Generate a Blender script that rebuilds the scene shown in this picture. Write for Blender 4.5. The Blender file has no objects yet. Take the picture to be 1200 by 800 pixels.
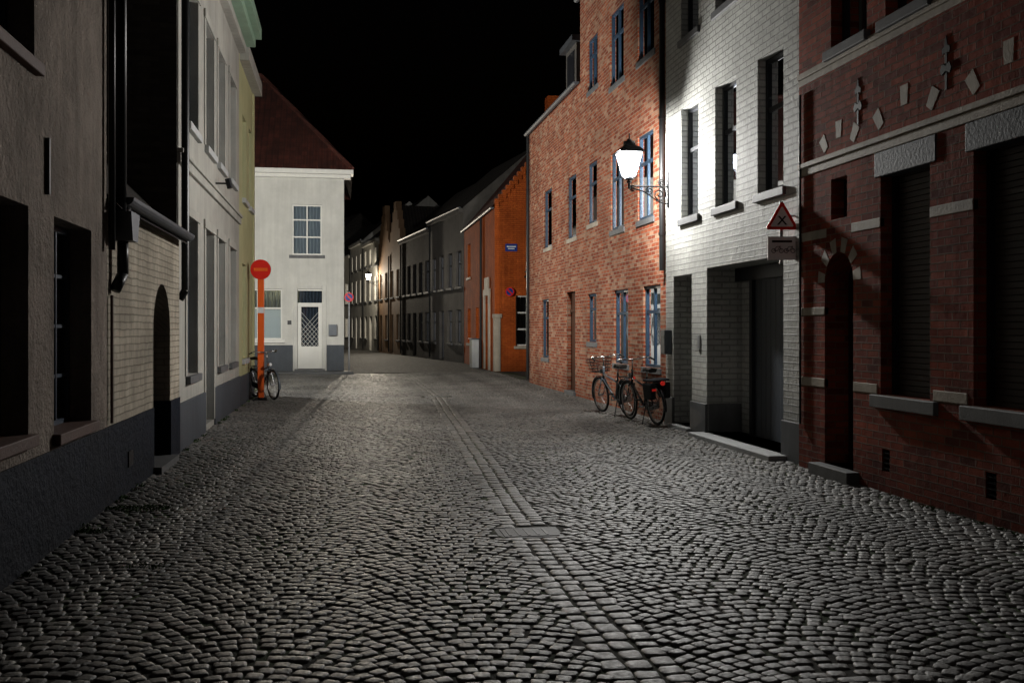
import bpy, bmesh, math, random
import numpy as np
from mathutils import Vector, Matrix
random.seed(7); rng=np.random.default_rng(7)
scene=bpy.context.scene
D=bpy.data
# ------------------------------------------------------------------ materials
def newmat(name):
    m=D.materials.new(name); m.use_nodes=True
    nt=m.node_tree; b=nt.nodes['Principled BSDF']
    return m,nt,b
def N(nt,t,**k):
    n=nt.nodes.new(t)
    for a,v in k.items(): setattr(n,a,v)
    return n
def c4(c): return (c[0],c[1],c[2],1)
def noise(nt,scale,detail=4,coord=None,rough=.55):
    n=N(nt,'ShaderNodeTexNoise'); n.inputs['Scale'].default_value=scale
    n.inputs['Detail'].default_value=detail; n.inputs['Roughness'].default_value=rough
    if coord is not None: nt.links.new(coord,n.inputs['Vector'])
    return n.outputs['Fac']
def mr(nt,v,a,b,c,d):
    n=N(nt,'ShaderNodeMapRange'); nt.links.new(v,n.inputs[0])
    for i,x in enumerate((a,b,c,d)): n.inputs[i+1].default_value=x
    return n.outputs[0]
def mul(nt,a,b,op='MULTIPLY'):
    n=N(nt,'ShaderNodeMath',operation=op)
    for i,x in enumerate((a,b)):
        if isinstance(x,(int,float)): n.inputs[i].default_value=x
        else: nt.links.new(x,n.inputs[i])
    return n.outputs[0]
def mixc(nt,fac,a,b,bt='MIX'):
    n=N(nt,'ShaderNodeMix',data_type='RGBA',blend_type=bt)
    for i,x in ((0,fac),(6,a),(7,b)):
        if isinstance(x,(int,float)): n.inputs[i].default_value=x
        elif isinstance(x,tuple): n.inputs[i].default_value=c4(x)
        else: nt.links.new(x,n.inputs[i])
    return n.outputs[2]
def dirt(nt,col,amount,oc,scale=1.1):
    f=noise(nt,scale,5,oc,.65)
    f=mr(nt,f,.35,.7,1-amount,1.0)
    # rain streaks: noise stretched vertically
    mp=N(nt,'ShaderNodeMapping'); mp.inputs['Scale'].default_value=(5,5,.35); nt.links.new(oc,mp.inputs[0])
    g=noise(nt,1.6,3,mp.outputs[0])
    g=mr(nt,g,.35,.7,1-amount*.55,1.0)
    # damp soiling just above the ground
    sep=N(nt,'ShaderNodeSeparateXYZ'); nt.links.new(oc,sep.inputs[0])
    h=mr(nt,sep.outputs[2],0,1.0,.55,1.0)
    f=mul(nt,mul(nt,f,g),h)
    cc=N(nt,'ShaderNodeCombineColor')
    for i in range(3): nt.links.new(f,cc.inputs[i])
    return mixc(nt,1.0,col,cc.outputs[0],'MULTIPLY')
def mat(name,col,rough=.75,amount=.3,bs=30,bd=.004,metal=0,spec=.25,scale=1.1,b2=None):
    m,nt,b=newmat(name)
    oc=N(nt,'ShaderNodeTexCoord').outputs['Object']
    rgb=N(nt,'ShaderNodeRGB'); rgb.outputs[0].default_value=c4(col)
    nt.links.new(dirt(nt,rgb.outputs[0],amount,oc,scale),b.inputs['Base Color'])
    b.inputs['Roughness'].default_value=rough; b.inputs['Metallic'].default_value=metal
    b.inputs['Specular IOR Level'].default_value=spec
    if bd>0:
        h=noise(nt,bs,5,oc,.6)
        if b2: h=mul(nt,h,mul(nt,noise(nt,b2[0],3,oc),b2[1]),'ADD')
        bp=N(nt,'ShaderNodeBump'); bp.inputs['Distance'].default_value=bd; bp.inputs['Strength'].default_value=1
        nt.links.new(h,bp.inputs['Height']); nt.links.new(bp.outputs[0],b.inputs['Normal'])
    return m
def brickmat(name,c1,c2,cm,bw=.22,rh=.073,ms=.007,bd=.012,amount=.3,rough=.9,c3=None,bumpn=.25,warp=.006,c3r=(.55,.9,.85),spec=.12):
    m,nt,b=newmat(name)
    tc=N(nt,'ShaderNodeTexCoord'); uv=tc.outputs['UV']; oc=tc.outputs['Object']
    # small waviness of the courses
    nz=N(nt,'ShaderNodeTexNoise'); nz.inputs['Scale'].default_value=6; nt.links.new(uv,nz.inputs['Vector'])
    vm=N(nt,'ShaderNodeVectorMath',operation='MULTIPLY_ADD'); nt.links.new(nz.outputs['Color'],vm.inputs[0])
    vm.inputs[1].default_value=(warp*2,warp*2,0); nt.links.new(uv,vm.inputs[2])
    br=N(nt,'ShaderNodeTexBrick'); nt.links.new(vm.outputs[0],br.inputs['Vector'])
    br.inputs['Color1'].default_value=c4(c1); br.inputs['Color2'].default_value=c4(c2); br.inputs['Mortar'].default_value=c4(cm)
    br.inputs['Scale'].default_value=1; br.inputs['Mortar Size'].default_value=ms; br.inputs['Mortar Smooth'].default_value=.35
    br.inputs['Brick Width'].default_value=bw; br.inputs['Row Height'].default_value=rh
    col=br.outputs['Color']
    if c3:
        br2=N(nt,'ShaderNodeTexBrick')
        br2.inputs['Color1'].default_value=(0,0,0,1); br2.inputs['Color2'].default_value=(1,1,1,1); br2.inputs['Mortar'].default_value=(0,0,0,1)
        br2.inputs['Scale'].default_value=1; br2.inputs['Mortar Size'].default_value=ms
        br2.inputs['Brick Width'].default_value=bw; br2.inputs['Row Height'].default_value=rh; br2.inputs['Bias'].default_value=-.1
        # offset the random pattern with whole bricks
        mp=N(nt,'ShaderNodeMapping'); mp.inputs['Location'].default_value=(bw*40,rh*62,0)
        nt.links.new(vm.outputs[0],mp.inputs[0]); nt.links.new(mp.outputs[0],br2.inputs['Vector'])
        f=mr(nt,br2.outputs['Color'],c3r[0],c3r[1],0,c3r[2])
        col=mixc(nt,f,col,c3)
    nt.links.new(dirt(nt,col,amount,oc),b.inputs['Base Color'])
    b.inputs['Roughness'].default_value=rough; b.inputs['Specular IOR Level'].default_value=spec
    h=mul(nt,br.outputs['Fac'],-1.0)
    h=mul(nt,h,mul(nt,noise(nt,60,4,oc),bumpn),'ADD')
    h=mul(nt,h,mul(nt,noise(nt,11,3,oc),bumpn*1.6),'ADD')
    bp=N(nt,'ShaderNodeBump'); bp.inputs['Distance'].default_value=bd; bp.inputs['Strength'].default_value=1
    nt.links.new(h,bp.inputs['Height']); nt.links.new(bp.outputs[0],b.inputs['Normal'])
    return m
def emis(name,col,s):
    m,nt,b=newmat(name)
    b.inputs['Emission Color'].default_value=c4(col); b.inputs['Emission Strength'].default_value=s
    return m
def glassmat():
    m,nt,b=newmat('window_glass')
    nt.nodes.remove(b); out=nt.nodes['Material Output']
    g=N(nt,'ShaderNodeBsdfGlossy'); g.inputs['Roughness'].default_value=.03; g.inputs['Color'].default_value=(.9,.93,1,1)
    t=N(nt,'ShaderNodeBsdfTransparent'); t.inputs['Color'].default_value=(.62,.68,.72,1)
    fr=N(nt,'ShaderNodeFresnel'); fr.inputs['IOR'].default_value=1.6
    oc=N(nt,'ShaderNodeTexCoord').outputs['Object']
    bp=N(nt,'ShaderNodeBump'); bp.inputs['Distance'].default_value=.01; bp.inputs['Strength'].default_value=.25
    nt.links.new(noise(nt,1.6,2,oc),bp.inputs['Height']); nt.links.new(bp.outputs[0],g.inputs['Normal'])
    f=mul(nt,fr.outputs[0],1.3)
    mx=N(nt,'ShaderNodeMixShader'); nt.links.new(f,mx.inputs[0]); nt.links.new(t.outputs[0],mx.inputs[1]); nt.links.new(g.outputs[0],mx.inputs[2])
    nt.links.new(mx.outputs[0],out.inputs[0]); return m
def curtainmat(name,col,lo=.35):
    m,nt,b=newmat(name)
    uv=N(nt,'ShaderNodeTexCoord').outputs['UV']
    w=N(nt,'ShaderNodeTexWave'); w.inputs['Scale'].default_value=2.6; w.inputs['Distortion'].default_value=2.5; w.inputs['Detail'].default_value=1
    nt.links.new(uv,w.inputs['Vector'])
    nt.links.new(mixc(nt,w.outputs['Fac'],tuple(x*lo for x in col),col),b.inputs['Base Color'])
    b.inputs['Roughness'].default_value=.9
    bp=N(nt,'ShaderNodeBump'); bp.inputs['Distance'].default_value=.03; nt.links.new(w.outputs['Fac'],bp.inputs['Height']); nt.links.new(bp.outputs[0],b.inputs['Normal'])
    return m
def tilemat(name,c1,c2):
    m,nt,b=newmat(name)
    tc=N(nt,'ShaderNodeTexCoord'); uv=tc.outputs['UV']; oc=tc.outputs['Object']
    sep=N(nt,'ShaderNodeSeparateXYZ'); nt.links.new(uv,sep.inputs[0])
    u=mul(nt,sep.outputs[0],1/.21); v=mul(nt,sep.outputs[1],1/.27)
    su=N(nt,'ShaderNodeMath',operation='SINE'); nt.links.new(mul(nt,u,2*math.pi),su.inputs[0])
    fv=N(nt,'ShaderNodeMath',operation='FRACT'); nt.links.new(v,fv.inputs[0])
    h=mul(nt,mul(nt,su.outputs[0],.5),mul(nt,fv.outputs[0],-1.0),'ADD')
    br=N(nt,'ShaderNodeTexBrick'); nt.links.new(uv,br.inputs['Vector']); br.offset=0
    br.inputs['Color1'].default_value=c4(c1); br.inputs['Color2'].default_value=c4(c2); br.inputs['Mortar'].default_value=c4(tuple(x*.4 for x in c1))
    br.inputs['Scale'].default_value=1; br.inputs['Brick Width'].default_value=.21; br.inputs['Row Height'].default_value=.27; br.inputs['Mortar Size'].default_value=.008
    nt.links.new(dirt(nt,br.outputs[0],.5,oc),b.inputs['Base Color']); b.inputs['Roughness'].default_value=.7
    bp=N(nt,'ShaderNodeBump'); bp.inputs['Distance'].default_value=.04; nt.links.new(h,bp.inputs['Height']); nt.links.new(bp.outputs[0],b.inputs['Normal'])
    return m
def shuttermat(name,col,pitch=.055,vertical=False):
    m,nt,b=newmat(name)
    tc=N(nt,'ShaderNodeTexCoord'); sep=N(nt,'ShaderNodeSeparateXYZ'); nt.links.new(tc.outputs['UV'],sep.inputs[0])
    fr=N(nt,'ShaderNodeMath',operation='FRACT'); nt.links.new(mul(nt,sep.outputs[0 if vertical else 1],1/pitch),fr.inputs[0])
    h=mr(nt,fr.outputs[0],0,.15,0,1)
    nt.links.new(mixc(nt,h,tuple(x*.3 for x in col),col),b.inputs['Base Color']); b.inputs['Roughness'].default_value=.5
    bp=N(nt,'ShaderNodeBump'); bp.inputs['Distance'].default_value=.012; nt.links.new(h,bp.inputs['Height']); nt.links.new(bp.outputs[0],b.inputs['Normal'])
    return m

M={}
M['glass']=glassmat()
M['dark_room']=mat('dark_room',(.012,.013,.016),.9,.1,bd=0)
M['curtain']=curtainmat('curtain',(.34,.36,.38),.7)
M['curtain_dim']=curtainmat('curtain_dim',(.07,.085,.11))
M['brick_dark']=brickmat('dark_red_brick',(.42,.085,.038),(.27,.048,.026),(.24,.15,.10),c3=(.13,.028,.018),amount=.4,bd=.016)
M['brick_orange']=brickmat('mottled_orange_brick',(.46,.13,.06),(.27,.058,.03),(.44,.32,.23),c3=(.54,.31,.20),amount=.35,ms=.010,bd=.03,c3r=(.5,.85,.9))
M['brick_white']=brickmat('white_painted_brick',(.50,.50,.465),(.46,.46,.43),(.35,.35,.33),rh=.085,bw=.25,ms=.011,bd=.03,amount=.25,rough=.7,spec=.2)
M['brick_cream']=brickmat('cream_painted_brick',(.50,.44,.35),(.44,.39,.31),(.34,.30,.24),bd=.018,amount=.45,warp=.014)
M['brick_rust']=brickmat('orange_painted_brick',(.60,.13,.025),(.50,.10,.02),(.40,.08,.018),bd=.012,amount=.4)
M['brick_grey']=brickmat('grey_brick',(.09,.08,.07),(.055,.05,.045),(.07,.065,.06),amount=.3)
M['plaster_a']=mat('rough_cream_plaster',(.34,.285,.24),.85,.45,26,.035,b2=(5,1.4),spec=.08)
M['plaster_w']=mat('white_render',(.60,.59,.55),.75,.18,40,.006,b2=(3,.8))
M['plaster_c']=mat('pale_grey_render',(.42,.41,.37),.7,.28,40,.006,b2=(3,.8))
M['plaster_y']=mat('pale_yellow_render',(.48,.47,.26),.7,.2,40,.004)
M['plaster_g']=mat('dull_grey_render',(.12,.11,.10),.8,.35,30,.006)
M['plaster_b']=mat('brown_render',(.26,.16,.09),.8,.3,30,.006)
M['dado_blue']=mat('tar_blue_paint',(.009,.014,.026),.75,.4,26,.025,b2=(5,1.2),spec=.1)
M['dado_grey']=mat('grey_plinth_paint',(.075,.085,.10),.65,.3,30,.004)
M['bluestone']=mat('bluestone',(.15,.152,.156),.65,.35,50,.003)
M['cream_stone']=mat('cream_stone',(.50,.43,.34),.7,.4,40,.005)
M['concrete']=mat('pale_concrete',(.50,.51,.51),.7,.25,50,.003)
M['white_paint']=mat('white_joinery',(.66,.65,.61),.45,.08,20,0)
M['black_paint']=mat('black_joinery',(.014,.015,.019),.35,.1,20,0)
M['blue_paint']=mat('dark_blue_joinery',(.028,.055,.090),.4,.1,20,0)
M['navy_paint']=mat('navy_joinery',(.03,.045,.07),.4,.1,20,0)
M['brown_paint']=mat('brown_joinery',(.08,.035,.02),.45,.2,20,0)
M['rust_sill']=mat('rust_sill',(.10,.05,.035),.7,.3,40,.004)
M['zinc']=mat('weathered_zinc',(.12,.13,.145),.5,.3,20,.001,metal=.5)
M['black_pipe']=mat('black_pipe',(.012,.013,.014),.4,.2,20,0)
M['iron']=mat('wrought_iron',(.018,.018,.02),.45,.2,60,.001,metal=.5)
M['tile_red']=tilemat('red_roof_tile',(.13,.032,.02),(.08,.022,.014))
M['tile_dark']=tilemat('dark_roof_tile',(.05,.038,.03),(.03,.025,.02))
M['shutter']=shuttermat('brown_roller_shutter',(.030,.018,.011))
M['garage']=shuttermat('anthracite_garage_panel',(.030,.036,.045),.16,True)
M['green_gutter']=mat('pale_green_cornice',(.26,.38,.28),.5,.2,20,0)
M['orange_post']=mat('orange_plastic',(.90,.14,.02),.45,.1,20,0)
M['sign_red']=mat('sign_red',(.75,.025,.015),.4,.08,20,0)
M['sign_white']=mat('sign_white',(.80,.80,.80),.4,.08,20,0)
M['sign_black']=mat('sign_black',(.01,.01,.01),.4,0,20,0)
M['sign_blue']=mat('sign_blue',(.02,.05,.25),.4,.08,20,0)
M['galv']=mat('galvanised_steel',(.35,.36,.37),.4,.15,20,0,metal=.8)
M['rubber']=mat('rubber',(.012,.012,.012),.7,.1,20,0)
M['chrome']=mat('bare_steel',(.6,.6,.6),.3,.1,20,0,metal=1)
M['bike_black']=mat('black_enamel',(.015,.015,.018),.25,.1,20,0,spec=.5)
M['bike_grey']=mat('grey_enamel',(.10,.12,.14),.3,.1,20,0,spec=.5)
M['leather']=mat('saddle_vinyl',(.02,.018,.016),.5,.1,60,.001)
M['bag']=mat('pannier_canvas',(.02,.022,.026),.8,.2,80,.002)
M['red_lens']=emis('red_glow_lens',(1,.03,.02),.15); M['red_lens'].node_tree.nodes['Principled BSDF'].inputs['Base Color'].default_value=(.7,.02,.01,1)  # small self-glow put into the red, also on the unpowered pannier reflector

# ------------------------------------------------------------------ builder
class Fr:
    def __init__(s,o,t,n): s.o=Vector((o[0],o[1],0)); s.t=Vector((t[0],t[1],0)); s.n=Vector((n[0],n[1],0))
    def p(s,a,z,n=0): return s.o+s.t*a+s.n*n+Vector((0,0,z))
class Bld:
    def __init__(s,name,loc=(0,0,0)):
        s.e=D.objects.new(name,None); scene.collection.objects.link(s.e); s.e.empty_display_size=.3; s.e.location=loc; s.loc=Vector(loc)
        s.parts={}
    def g(s,part,m):
        k=(part,m)
        if k not in s.parts: s.parts[k]=([],[],[])
        return s.parts[k]
    def poly(s,part,m,pts,uvs=None):
        V,Fc,U=s.g(part,m); b=len(V)
        V.extend([tuple(Vector(p)-s.loc) for p in pts]); Fc.append(list(range(b,b+len(pts))))
        if uvs is None:
            uvs=[(p[0]+p[1],p[2]) for p in pts]
        U.extend(uvs)
    def box(s,part,m,F,a0,a1,z0,z1,n0,n1):
        P=F.p
        for (A,uv) in (
            ([(a0,z0,n1),(a1,z0,n1),(a1,z1,n1),(a0,z1,n1)],0),([(a0,z0,n0),(a1,z0,n0),(a1,z1,n0),(a0,z1,n0)],0),
            ([(a0,z0,n0),(a0,z0,n1),(a0,z1,n1),(a0,z1,n0)],1),([(a1,z0,n0),(a1,z0,n1),(a1,z1,n1),(a1,z1,n0)],1),
            ([(a0,z0,n0),(a1,z0,n0),(a1,z0,n1),(a0,z0,n1)],2),([(a0,z1,n0),(a1,z1,n0),(a1,z1,n1),(a0,z1,n1)],2)):
            us=[((q[0],q[1]) if uv==0 else (q[2]+a0,q[1]) if uv==1 else (q[0],q[2]+z0)) for q in A]
            s.poly(part,m,[P(*q) for q in A],us)
    def prism(s,part,m,F,pts,n0,n1):
        s.poly(part,m,[F.p(a,z,n1) for a,z in pts],list(pts))
        s.poly(part,m,[F.p(a,z,n0) for a,z in pts],list(pts))
        k=len(pts)
        for i in range(k):
            a,b=pts[i],pts[(i+1)%k]
            s.poly(part,m,[F.p(a[0],a[1],n0),F.p(b[0],b[1],n0),F.p(b[0],b[1],n1),F.p(a[0],a[1],n1)],[(n0,a[1]),(n0,b[1]),(n1,b[1]),(n1,a[1])])
    def tube(s,part,m,p,q,r,seg=10):
        p=Vector(p);q=Vector(q);d=(q-p).normalized()
        u=d.orthogonal().normalized();v=d.cross(u)
        A=[p+(u*math.cos(t)+v*math.sin(t))*r for t in [2*math.pi*i/seg for i in range(seg)]]
        B=[a+(q-p) for a in A]
        for i in range(seg):
            j=(i+1)%seg; s.poly(part,m,[A[i],A[j],B[j],B[i]])
        s.poly(part,m,A[::-1]); s.poly(part,m,B)
    def wall(s,part,m,F,a0,a1,z0,z1,ops=(),n=0.0):
        xs=sorted({a0,a1,*[o['a'][0] for o in ops],*[o['a'][1] for o in ops]}); xs=[x for x in xs if a0<=x<=a1]
        zs=sorted({z0,z1,*[o['z'][0] for o in ops],*[o['z'][1] for o in ops]}); zs=[z for z in zs if z0<=z<=z1]
        for i in range(len(xs)-1):
            for j in range(len(zs)-1):
                ca=(xs[i]+xs[i+1])/2; cz=(zs[j]+zs[j+1])/2
                if any(o['a'][0]<ca<o['a'][1] and o['z'][0]<cz<o['z'][1] for o in ops): continue
                q=[(xs[i],zs[j]),(xs[i+1],zs[j]),(xs[i+1],zs[j+1]),(xs[i],zs[j+1])]
                s.poly(part,m,[F.p(a,z,n) for a,z in q],q)
        for o in ops:
            (b0,b1),(c0,c1)=o['a'],o['z']; c0=max(c0,z0); c1t=min(c1,z1)
            if c1t<=c0: continue
            d=o.get('d',.2); ar=o.get('arch',False) and c1<=z1
            top=c1-(b1-b0)/2 if ar else c1t
            def rev(q): s.poly(part,m,[F.p(a,z,nn) for a,z,nn in q],[(a+nn,z) if abs(q[0][0]-q[1][0])<1e-6 and abs(q[2][0]-q[1][0])<1e-6 else (a,z+nn) for a,z,nn in q])
            rev([(b0,c0,n),(b0,top,n),(b0,top,n-d),(b0,c0,n-d)]); rev([(b1,c0,n),(b1,top,n),(b1,top,n-d),(b1,c0,n-d)])
            if c0>z0+1e-4: rev([(b0,c0,n),(b1,c0,n),(b1,c0,n-d),(b0,c0,n-d)])
            if not ar:
                if c1<=z1: rev([(b0,c1,n),(b1,c1,n),(b1,c1,n-d),(b0,c1,n-d)])
            else:
                K=14; R=(b1-b0)/2; cx=(b0+b1)/2
                arc=[(cx-R*math.cos(math.pi*k/K),top+R*math.sin(math.pi*k/K)) for k in range(K+1)]
                for k in range(K):
                    A,B=arc[k],arc[k+1]
                    q=[(A[0],A[1]),(B[0],B[1]),(B[0],c1),(A[0],c1)]
                    s.poly(part,m,[F.p(a,z,n) for a,z in q],q)
                    rev([(A[0],A[1],n),(B[0],B[1],n),(B[0],B[1],n-d),(A[0],A[1],n-d)])
    def window(s,F,o,fm='black_paint',nx=2,hz=(.65,),back='dark_room',fw=.055,n=0.0,sill=None,bar=.03,so=.07):
        (a0,a1),(z0,z1)=o['a'],o['z']; d=o.get('d',.2); nn=n-d
        s.poly('window_glass','glass',[F.p(a0,z0,nn+.018),F.p(a1,z0,nn+.018),F.p(a1,z1,nn+.018),F.p(a0,z1,nn+.018)])
        A,Bq=a0-.25,a1+.25
        s.poly('window_interior',back,[F.p(A,z0-.2,nn-.14),F.p(Bq,z0-.2,nn-.14),F.p(Bq,z1+.2,nn-.14),F.p(A,z1+.2,nn-.14)],[(A,0),(Bq,0),(Bq,1),(A,1)])
        e=.003
        s.box('window_frame',fm,F,a0+e,a0+fw,z0+e,z1-e,nn-.03,nn+.05); s.box('window_frame',fm,F,a1-fw,a1-e,z0+e,z1-e,nn-.03,nn+.05)
        s.box('window_frame',fm,F,a0+fw,a1-fw,z0+e,z0+fw,nn-.03,nn+.047); s.box('window_frame',fm,F,a0+fw,a1-fw,z1-fw,z1-e,nn-.03,nn+.047)
        w=(a1-a0)
        for i in range(1,nx):
            x=a0+w*i/nx; s.box('window_frame',fm,F,x-bar,x+bar,z0+fw,z1-fw,nn-.02,nn+.041)
        for h in hz:
            z=z0+(z1-z0)*h; s.box('window_frame',fm,F,a0+fw,a1-fw,z-bar,z+bar,nn-.02,nn+.036)
        if sill: s.box('sills',sill,F,a0-.07,a1+.07,z0-.11,z0-.004,n-d+.06,n+so)
    def panel(s,part,m,F,a0,a1,z0,z1,n):
        s.poly(part,m,[F.p(a0,z0,n),F.p(a1,z0,n),F.p(a1,z1,n),F.p(a0,z1,n)],[(a0,z0),(a1,z0),(a1,z1),(a0,z1)])
    def shell(s,m,F,a0,a1,z1,depth,z0=-.1,rise=None,roof='tile_dark',over=.12,gable=True):
        e=.003
        s.panel('rear_wall',m,F,a0,a1,z0,z1,-depth)
        for a in (a0+e,a1-e):
            s.poly('side_walls',m,[F.p(a,z0,-.002),F.p(a,z0,-depth),F.p(a,z1,-depth),F.p(a,z1,-.002)],[(0,z0),(depth,z0),(depth,z1),(0,z1)])
            if rise and gable: s.poly('side_walls',m,[F.p(a,z1,-.002),F.p(a,z1,-depth),F.p(a,z1+rise,-depth/2)],[(0,z1),(depth,z1),(depth/2,z1+rise)])
        if rise:
            k=rise/(depth/2); L=math.hypot(depth/2,rise)
            for sg in (0,1):
                n0=over if sg==0 else -depth-over
                zz=z1-k*over+.03
                q=[F.p(a0,zz,n0),F.p(a1,zz,n0),F.p(a1,z1+rise+.03,-depth/2),F.p(a0,z1+rise+.03,-depth/2)]
                s.poly('roof',roof,q,[(a0,0),(a1,0),(a1,L),(a0,L)])
        else: s.poly('roof',roof,[F.p(a0,z1,0),F.p(a1,z1,0),F.p(a1,z1,-depth),F.p(a0,z1,-depth)])
    def gutter(s,m,F,a0,a1,z,n0=.02,r=.07):
        K=8
        pr=[(n0+r+r*math.cos(math.pi+math.pi*k/K),z+r*math.sin(math.pi+math.pi*k/K)) for k in range(K+1)]
        for k in range(K):
            A,B=pr[k],pr[k+1]
            s.poly('gutter',m,[F.p(a0,A[1],A[0]),F.p(a1,A[1],A[0]),F.p(a1,B[1],B[0]),F.p(a0,B[1],B[0])])
        for a in (a0,a1): s.poly('gutter',m,[F.p(a,z_,n_) for n_,z_ in pr])
    def done(s,bevel={},smooth=()):
        for (part,m),(V,Fc,U) in s.parts.items():
            me=D.meshes.new(part); me.from_pydata(V,[],Fc); me.materials.append(M[m])
            uvl=me.uv_layers.new(name='UVMap'); uvl.data.foreach_set('uv',[c for u in U for c in u])
            ob=D.objects.new(part,me); scene.collection.objects.link(ob); ob.parent=s.e
            bm=bmesh.new(); bm.from_mesh(me)
            if part in ('window_frame','sills','trim','string_course','plinth','cornice','door_leaf','quoins','voussoirs') or part in bevel or part in smooth:
                bmesh.ops.remove_doubles(bm,verts=bm.verts,dist=.0004); bmesh.ops.recalc_face_normals(bm,faces=bm.faces)
            if part in smooth:
                for f in bm.faces: f.smooth=True
            bm.to_mesh(me); bm.free()
            w=bevel.get(part, .008 if part in ('sills','trim','string_course','plinth','cornice','quoins') else 0)
            if w:
                md=ob.modifiers.new('bevel','BEVEL'); md.width=w; md.segments=2; md.limit_method='ANGLE'
        return s.e
def op(a0,a1,z0,z1,d=.2,arch=False): return dict(a=(a0,a1),z=(z0,z1),d=d,arch=arch)
FR=lambda X: Fr((X,0),(0,1),(-1,0))
FL=lambda X: Fr((X,0),(0,1),(1,0))

# ------------------------------------------------------------------ R1 dark brick house
F=FR(5.25); B=Bld('brick_house')
door=op(9.62,10.24,.12,2.42,.32,True); w1=op(8.25,9.09,.95,3.14,.22); w2=op(6.72,7.62,.95,3.14,.22); w0=op(5.2,6.1,.95,3.14,.22)
slot=op(9.75,10.1,2.78,3.22,.2)
ups=[op(9.35,10.1,4.62,6.2,.18),op(8.25,9.0,4.62,6.2,.18),op(6.75,7.55,4.62,6.2,.18)]
vents=[op(8.92,9.06,.2,.42,.1),op(7.32,7.46,.2,.42,.1)]
B.wall('front_wall','brick_dark',F,-2,10.87,-.1,8.5,[door,w1,w2,w0,slot]+ups+vents)
B.shell('brick_dark',F,-2,10.87,8.5,8,rise=3)
for v in vents:
    B.panel('vent_grille','black_paint',F,v['a'][0],v['a'][1],.2,.42,-.06)
    for i in range(4): B.box('vent_grille','iron',F,v['a'][0],v['a'][1],.225+i*.05,.24+i*.05,-.05,-.01)
for w in (w1,w2,w0):
    a0,a1=w['a']
    B.panel('roller_shutter','shutter',F,a0,a1,.95,3.14,-.17)
    B.box('window_frame','black_paint',F,a0+.003,a0+.05,.953,3.13,-.17,-.12); B.box('window_frame','black_paint',F,a1-.05,a1-.003,.953,3.13,-.17,-.12)
    B.box('trim','dado_grey',F,a0-.10,a1+.10,3.10,3.345,-.15,.012)
for o in ups: B.window(F,o,'black_paint',2,(.7,),'dark_room',sill='bluestone')
B.window(F,slot,'black_paint',1,(),'dark_room')
B.panel('door_leaf','black_paint',F,9.62,10.24,.12,2.42,-.28)
for z0,z1 in ((.3,1.05),(1.2,2.0)): B.box('door_leaf','black_paint',F,9.72,10.14,z0,z1,-.28,-.262)
B.box('plinth','bluestone',F,9.5,10.36,-.05,.12,-.3,.14)
# bluestone sill course
for a0,a1 in ((8.12,9.22),(6.6,7.75),(5,6.2)): B.box('sills','bluestone',F,a0,a1,.82,.945,-.14,.05)
# cream bands on the piers
def band(z0,z1,segs,n=.005):
    for a0,a1 in segs: B.box('string_course','cream_stone',F,a0,a1,z0,z1,-.05,n)
band(2.60,2.70,((7.62,8.25),(6.1,6.72),(9.09,9.66),(10.2,10.86)))
band(.95,1.05,((7.7,8.2),(9.15,9.62),(10.24,10.86)))
band(1.75,1.84,((10.24,10.86),))
B.box('string_course','cream_stone',F,-2,10.865,3.35,3.44,-.05,.012); B.box('string_course','cream_stone',F,-2,10.865,3.443,3.50,-.05,.03)
B.box('string_course','cream_stone',F,-2,10.865,4.40,4.47,-.05,.012); B.box('string_course','cream_stone',F,-2,10.865,4.473,4.54,-.05,.03)
def arch(cs,cz,R0,R1,t0,t1,nb,mod=2,odd=0,ro=0):
    for i in range(nb):
        if i%mod!=odd: continue
        a=math.radians(t0+(t1-t0)*i/nb); b=math.radians(t0+(t1-t0)*(i+1)/nb)
        pts=[(cs-R0*math.cos(a),cz+R0*math.sin(a)),(cs-R0*math.cos(b),cz+R0*math.sin(b)),(cs-R1*math.cos(b),cz+R1*math.sin(b)),(cs-R1*math.cos(a),cz+R1*math.sin(a))]
        B.prism('voussoirs','cream_stone',F,pts,-.05,.003)
arch(9.93,2.11,.313,.47,0,180,11)
for cs in (8.67,7.17,5.65): arch(cs,2.98,.74,.93,44,136,11,4,1)
arch(9.93,3.15,.50,.68,50,130,7,3,0)
def anchor(B,F,a,z,h,m='iron'):
    B.prism('wall_anchor',m,F,[(a-.014,z-h/2),(a+.014,z-h/2),(a+.016,z+h*.22),(a+.055,z+h*.20),(a+.06,z+h*.30),(a+.02,z+h*.36),(a,z+h*.55),(a-.02,z+h*.36),(a-.06,z+h*.30),(a-.055,z+h*.20),(a-.016,z+h*.22)],-.004,.007)
    B.prism('wall_anchor',m,F,[(a-.085,z-h*.10),(a-.06,z-h*.2),(a,z-h*.13),(a+.06,z-h*.2),(a+.085,z-h*.10),(a+.05,z+h*.02),(a,z-h*.04),(a-.05,z+h*.02)],-.004,.010)
for a in (9.52,8.0,6.45): anchor(B,F,a,3.93,.46)
# cable & downpipe at the party wall
B.tube('cable','black_pipe',F.p(10.8,0.5,.02),F.p(10.8,4.3,.02),.014,8)
B.done()

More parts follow.
